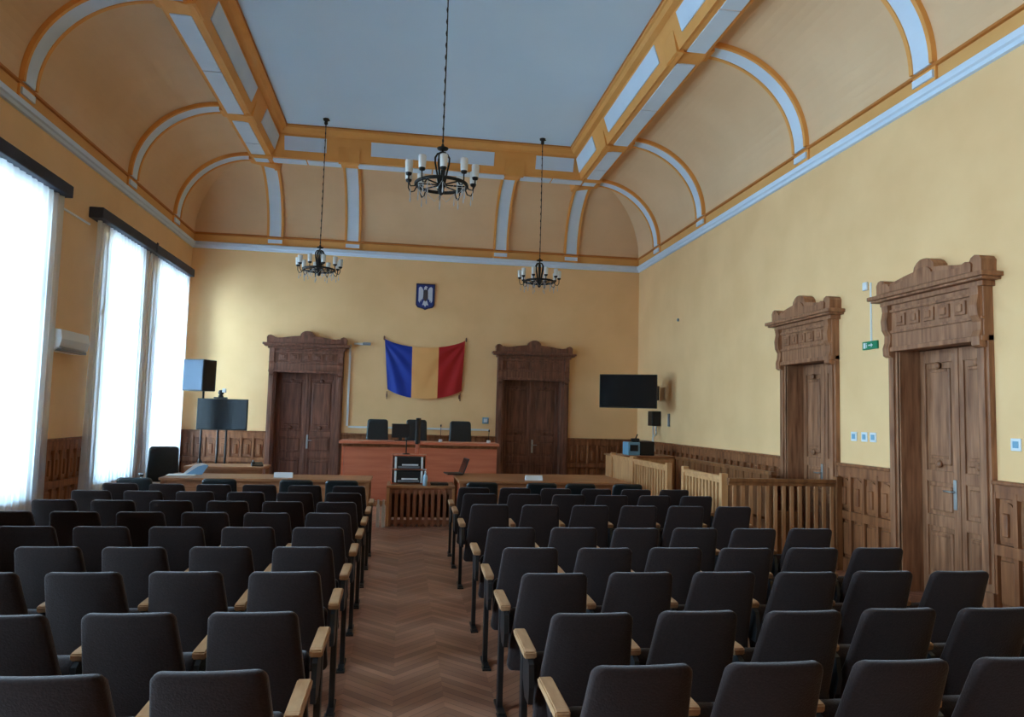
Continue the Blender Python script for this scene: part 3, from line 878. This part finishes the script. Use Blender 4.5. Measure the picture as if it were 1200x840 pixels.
# ------------------------------------------------------------------ flag and crest
def flag():
    r = empty('flag', (.41, D, 0))
    W = [(-.89, -.28, M['fl_blue'], 'blue_band'), (-.28, .31, M['fl_yel'], 'yellow_band'), (.31, .895, M['fl_red'], 'red_band')]
    NV = 26
    def pt(x, v):
        u = min(1.0, max(0.0, (x + .89) / 1.785))
        zt = 3.385 + .03 * u - .185 * (4 * u * (1 - u)) ** .8
        zb = 2.27 + .01 * u - .20 * (4 * u * (1 - u)) ** .9
        z = zt + (zb - zt) * v
        xx = x + (.10 * (1 - u) - .05 * u) * v * (abs(2 * u - 1))
        # drape folds fanning from the upper corners
        dl = math.hypot(x + .89, (3.385 - z) * 1.0); al = math.atan2(3.4 - z, x + .95)
        ar = math.atan2(3.42 - z, .95 - x)
        f = .016 * math.sin(al * 16) * math.exp(-((u - .18) / .22) ** 2) + .016 * math.sin(ar * 15) * math.exp(-((u - .84) / .22) ** 2) + .012 * math.sin(ar * 11 + 1) * v * math.exp(-((u - .6) / .25) ** 2)
        y = -.05 - .03 * math.sin(PI * u) - f
        return (xx, y, z)
    for a, c, m, nm in W:
        b = mb(m); NU = 24; g = []
        for i in range(NU + 1):
            g.append([b.bm.verts.new(pt(a + (c - a) * i / NU, k / NV)) for k in range(NV + 1)])
        b._new([b.bm.faces.new((g[i][k], g[i + 1][k], g[i + 1][k + 1], g[i][k + 1])) for i in range(NU) for k in range(NV)], True)
        o = b.build(nm, r)
    for x, z in ((-.9, 3.4), (.92, 3.43), (-.80, 2.13), (.80, 2.14)):
        b = mb(M['wood']); b.lathe([(.006, -.05), (.018, -.03), (.018, .03), (.006, .05)], (x, -.03, z), 8); b.build('hanger', r)
    for s, x in ((-1, -.80), (1, .82)):
        b = mb(M['wood']); b.tube([(x, -.03, 2.05), (x, -.03, 2.22)], .012, 6); b.build('tassel', r)
    tag(r, 'blue yellow and red tricolour flag pinned to the back wall', 'flag')
flag()
r = tag(empty('coat_of_arms', (.38, D, 4.07)), 'small blue shield with silver eagle above the flag', 'crest')
def shield(k):
    return [(-.21 * k, .59), (-.21 * k, .11), (-.17 * k, .055), (-.06 * k, .03), (0, 0), (.06 * k, .03), (.17 * k, .055), (.21 * k, .11), (.21 * k, .59)]
b = mb(M['cr_edge']); b.prism(shield(1), 'y', -.03, 0); b.build('border', r)
b = mb(M['cr_blue']); b.prism([(x * .88, .3 + (z - .3) * .9) for x, z in shield(1)], 'y', -.038, -.02); b.build('field', r)
for s in (-1, 1):
    b = mb(M['cr_sil']); b.prism([(s * .05, .44), (s * .08, .50), (s * .12, .52), (s * .155, .49), (s * .155, .2), (s * .125, .15), (s * .115, .22), (s * .1, .17), (s * .085, .25), (s * .07, .22), (s * .05, .3)], 'y', -.05, -.03); b.build('wing', r)
b = mb(M['cr_dark']); b.prism([(-.045, .42), (.0, .46), (.05, .42), (.055, .26), (0, .18), (-.055, .26)], 'y', -.06, -.03); b.build('breast_shield', r)
b = mb(M['cr_sil']); b.prism([(-.03, .45), (-.035, .5), (-.01, .535), (.02, .53), (.05, .505), (.02, .49), (.03, .45)], 'y', -.055, -.03)
b.prism([(-.04, .2), (-.07, .1), (-.03, .11), (0, .065), (.03, .11), (.07, .1), (.04, .2)], 'y', -.052, -.03); b.build('head_and_tail', r)

# ------------------------------------------------------------------ right corner
r = tag(empty('television', (4.47, 14.15, 0), math.radians(-27)), 'black flat television mounted high in the right corner', 'television')
til = Matrix.Translation((0, 0, 1.97)) @ Matrix.Rotation(math.radians(.5), 4, 'X')
b = mb(M['plastic']); b.box(-.59, .57, -.03, .04, 0, .68, .01, til); b.build('housing', r)
b = mb(M['screen']); b.box(-.575, .555, -.035, -.029, .02, .665, 0, til); b.build('screen', r)
b = mb(M['black']); b.box(-.2, .2, .04, .07, 2.12, 2.5, .005); b.tube([(.0, .06, 2.3), (-.05, .55, 2.3), (.45, .76, 2.3)], .025, 8); b.box(-.15, .15, -.015, .015, 2.15, 2.45, .005, Matrix.Translation((.455, .78, 0)) @ Matrix.Rotation(math.radians(-65), 4, 'Z')); b.build('wall_arm', r)
r = mb(M['plastic']); r.box(XR - .2, XR, 14.7, 14.98, 1.62, 1.93, .015); tag(r.build('wall_box'), 'black box on the right wall below the corner television', 'box')
r = mb(M['white_pl']); r.tube([(XR - .08, 14.8, 1.62), (XR - .09, 14.75, 1.45), (XR - .25, 14.5, 1.38), (XR - .32, 14.2, 1.12)], .018, 8); r.tube([(XR - .12, 14.85, 1.62), (XR - .14, 14.8, 1.4), (XR - .3, 14.4, 1.25), (XR - .36, 14.2, 1.12)], .014, 8)
tag(r.build('cable'), 'white cables hanging from the black wall box', 'cable')
# cabinet with a printer
r = tag(empty('cabinet', (4.55, 13.75, 0)), 'tan wooden cabinet in the right corner under the television', 'cabinet')
b = mb(M['rail']); b.box(-.55, .62, -.35, .35, 0, 1.03, .006); b.build('body', r)
b = mb(M['desk']); b.box(-.58, .65, -.38, .38, 1.03, 1.06, .006); b.build('cabinet_top', r)
for x in (-.28, .32):
    b = mb(M['rail']); b.box(x - .25, x + .25, -.37, -.345, .08, .98, .008); dd = b.build('door', r)
    k = mb(M['steel']); k.lathe([(.006, 0), (.014, .008), (.014, .02), (.004, .026)], (x + .2 * (1 if x < 0 else -1), -.37, .55), 8); k.build('knob', dd)
r = tag(empty('printer', (4.42, 13.7, 1.06)), 'pale blue and black printer on the cabinet in the right corner', 'printer')
b = mb(M['blue_pl']); b.box(-.15, .09, -.2, .16, 0, .25, .015); b.build('front_tank', r)
b = mb(M['plastic']); b.box(-.11, .05, -.21, -.19, .08, .2, .006); b.build('front_window', r)
b = mb(M['plastic']); b.box(.09, .38, -.2, .2, 0, .27, .015); b.build('body', r)
b = mb(M['plastic']); b.box(-.02, .12, -.08, .06, .25, .32, .015); b.tube([(.06, 0, .31), (.1, 0, .4)], .012, 6); b.build('lid_handle', r)

# ------------------------------------------------------------------ wooden railings
def fence(p0, p1, h, n, mat, label, solid=None, post0=True, post1=True):
    p0, p1 = Vector((*p0, 0)), Vector((*p1, 0)); dv = p1 - p0; L = dv.length
    r = tag(empty('wooden_railing', p0, math.atan2(dv.y, dv.x)), label, 'railing', 'wooden railings')
    b = mb(mat); b.box(0, L, -.035, .035, h - .045, h, .006); b.box(0, L, -.02, .02, h - .085, h - .045, .004); b.build('top_rail', r)
    b = mb(mat); b.box(0, L, -.02, .02, .08, .16, .004); b.build('bottom_rail', r)
    if solid:
        b = mb(mat); b.box(.05, L - .05, -.012, .012, .14, h - .08); b.build('panel', r)
    else:
        for i in range(n):
            x = .08 + (L - .16) * i / (n - 1)
            b = mb(M['rail_m'] if mat == M['rail_d'] else mat); b.box(x - .022, x + .022, -.014, .014, .14, h - .08, .003); b.build('baluster', r)
    for on, x in ((post0, 0), (post1, L)):
        if on:
            b = mb(mat); b.box(x - .04, x + .04, -.042, .042, 0, h + .035, .006); b.build('post', r)
    return r
FX = 3.86
fence((FX, 13.1), (FX, 11.95), 1.09, 2, M['rail'], 'solid pale wooden railing panel nearest the right corner cabinet', solid=True)
fence((FX, 11.85), (FX, 10.25), 1.09, 13, M['rail'], 'pale slatted wooden railing left of the gap, by the corner cabinet', post0=True)
fence((FX, 9.62), (FX, 8.4), 1.09, 11, M['rail'], 'pale slatted wooden railing right of the gap, at the seat ends')
fence((FX, 8.28), (5.28, 8.28), 1.08, 13, M['rail_d'], 'darker slatted wooden railing running up to the far right door', post0=False)
# pew inside
r = tag(empty('pew', (4.75, 9.75, 0)), 'brown wooden pew behind the railing along the right wall', 'pew')
b = mb(M['rail_d']); b.box(.1, .5, -.75, 2.6, .42, .46, .006); b.build('seat', r)
b = mb(M['rail_d']); b.box(.05, .09, -.75, 2.6, .5, 1.06); b.box(.03, .11, -.77, 2.62, 1.06, 1.11, .008)
for k in range(14): b.box(.035, .105, -.72 + k * .25, -.66 + k * .25, .46, 1.06, .004)
b.build('backrest', r)
for y in (-.72, 2.57):
    b = mb(M['rail_d']); b.box(.04, .5, y - .025, y + .025, 0, .6, .006); b.build('end_panel', r)

# ------------------------------------------------------------------ small wall items
r = tag(empty('exit_sign', (XR, 7.72, 2.635), -PI / 2), 'small green exit sign on the right wall between the doors', 'sign')
b = mb(M['green']); b.box(-.135, .135, -.025, 0, 0, .095, .004); b.build('plate', r)
b = mb(M['white_pl'])
b.prism([(-.02, .04), (.03, .04), (.03, .022), (.06, .047), (.03, .072), (.03, .055), (-.02, .055)], 'y', -.028, -.024)
b.box(-.11, -.07, -.028, -.024, .015, .08); b.box(-.055, -.045, -.028, -.024, .02, .06); b.lathe([(.002, 0), (.008, .004), (.002, .012)], (-.05, -.026, .066), 8)
b.build('pictogram', r)
b = mb(M['white_pl']); b.box(XR - .012, XR, 7.70, 7.72, 2.73, 3.42); tag(b.build('cable_cover'), 'thin white vertical cable cover above the green exit sign', 'cable cover')
b = mb(M['white_pl']); b.box(XR - .03, XR, 7.76, 7.84, 3.34, 3.44, .01); tag(b.build('detector'), 'small white detector on the right wall above the exit sign', 'detector')
for y, lab in ((8.06, 'far left of three pale switches beside the near right door'), (7.86, 'middle of three pale switches beside the near right door'), (7.70, 'right of three pale switches beside the near right door'), (5.72, 'pale switch right of the near right door')):
    r = tag(empty('light_switch', (XR, y, 1.56), -PI / 2), lab, 'switch', 'wall switches')
    b = mb(M['white_pl']); b.box(-.055, .055, -.012, 0, 0, .11, .004); b.build('plate', r)
    b = mb(M['blue_pl']); b.box(-.03, .03, -.018, -.01, .025, .085, .003); b.build('rocker', r)
b = mb(M['grey_pl']); b.box(XR - .03, XR, 14.18, 14.26, 1.62, 1.88, .008); tag(b.build('wall_bracket'), 'narrow grey bracket on the right wall beside the television', 'bracket')
b = mb(M['grey_pl']); b.lathe([(.0, 0), (.03, .005), (.03, .03), (.01, .035)], n=12); o = b.build('sensor', None, (XR - .001, 13.75, 3.75)); o.rotation_euler = (0, -PI / 2, 0); tag(o, 'tiny round sensor high on the right wall', 'sensor')
# back wall trunking
b = mb(M['white_pl']); b.box(-1.24, -1.20, D - .03, D, 1.44, 3.22); tag(b.build('cable_cover'), 'white vertical cable cover beside the left back door', 'cable cover')
b = mb(M['white_pl']); b.box(-1.2, 1.9, D - .03, D, 1.40, 1.44); tag(b.build('cable_cover'), 'white horizontal cable cover above the wainscot behind the bench', 'cable cover')
r = tag(empty('security_camera', (-1.0, D, 3.22)), 'small white camera on the back wall beside the left door top', 'camera')
b = mb(M['white_pl']); b.box(-.14, .05, -.04, 0, .0, .05, .008); b.build('bracket', r)
b = mb(M['grey_pl']); b.box(.05, .22, -.09, -.02, .0, .06, .012); b.build('body', r)
r = tag(empty('wall_socket', (1.82, D, 1.56)), 'pale wall box on the back wall beside the right door', 'socket')
b = mb(M['blue_pl']); b.box(-.07, .07, -.03, 0, 0, .14, .006); b.build('box', r)
b = mb(M['white_pl']); b.box(-.04, .04, -.036, -.03, .03, .11, .004); b.build('cover', r)

# ------------------------------------------------------------------ outside and light
world = bpy.data.worlds.new('sky'); SC.world = world; world.use_nodes = True
bg = world.node_tree.nodes['Background']
wn = world.node_tree; tc = wn.nodes.new('ShaderNodeTexCoord'); sx = wn.nodes.new('ShaderNodeSeparateXYZ'); rp = wn.nodes.new('ShaderNodeValToRGB')
rp.color_ramp.elements[0].position = .47; rp.color_ramp.elements[0].color = (.42, .58, .72, 1)
rp.color_ramp.elements[1].position = .53; rp.color_ramp.elements[1].color = (.55, .80, 1.0, 1)
ma = wn.nodes.new('ShaderNodeMath'); ma.operation = 'MULTIPLY_ADD'; ma.inputs[1].default_value = .5; ma.inputs[2].default_value = .5
wn.links.new(tc.outputs['Generated'], sx.inputs[0]); wn.links.new(sx.outputs['Z'], ma.inputs[0]); wn.links.new(ma.outputs[0], rp.inputs['Fac']); wn.links.new(rp.outputs['Color'], bg.inputs[0])
bg.inputs[1].default_value = 37.0
for i, (y0, y1) in enumerate(WIN):
    l = bpy.data.lights.new('window_portal', 'AREA'); l.shape = 'RECTANGLE'; l.size = WZ1 - WZ0; l.size_y = y1 - y0
    l.cycles.is_portal = True
    o = bpy.data.objects.new('window_portal', l); C.objects.link(o)
    o.location = (XL - .42, (y0 + y1) / 2, (WZ0 + WZ1) / 2); o.rotation_euler = (0, -PI / 2, 0)

# ------------------------------------------------------------------ camera
yaw, pitch, roll, f = .1455, .079, .0267, 850.0
cy, sy, cp, sp = math.cos(yaw), math.sin(yaw), math.cos(pitch), math.sin(pitch)
fw = Vector((sy * cp, cy * cp, sp)); rt = Vector((cy, -sy, 0)); up = rt.cross(fw)
r2 = math.cos(roll) * rt + math.sin(roll) * up; u2 = -math.sin(roll) * rt + math.cos(roll) * up
cam = bpy.data.cameras.new('camera'); co = bpy.data.objects.new('camera', cam); C.objects.link(co)
mw = Matrix(((r2.x, u2.x, -fw.x, 0), (r2.y, u2.y, -fw.y, 0), (r2.z, u2.z, -fw.z, 1.75), (0, 0, 0, 1)))
co.matrix_world = mw
cam.sensor_width = 36; cam.lens = 36 * f / 1200; cam.clip_start = .05; cam.clip_end = 200
SC.camera = co
SC.view_settings.view_transform = 'Standard'; SC.view_settings.look = 'None'
SC.view_settings.gamma = 1; SC.view_settings.use_curve_mapping = False
SC.view_settings.exposure = 0.0
SC.cycles.max_bounces = 10; SC.cycles.diffuse_bounces = 6; SC.cycles.transparent_max_bounces = 12
SC.cycles.use_denoising = True
SC.cycles.caustics_reflective = False; SC.cycles.caustics_refractive = False
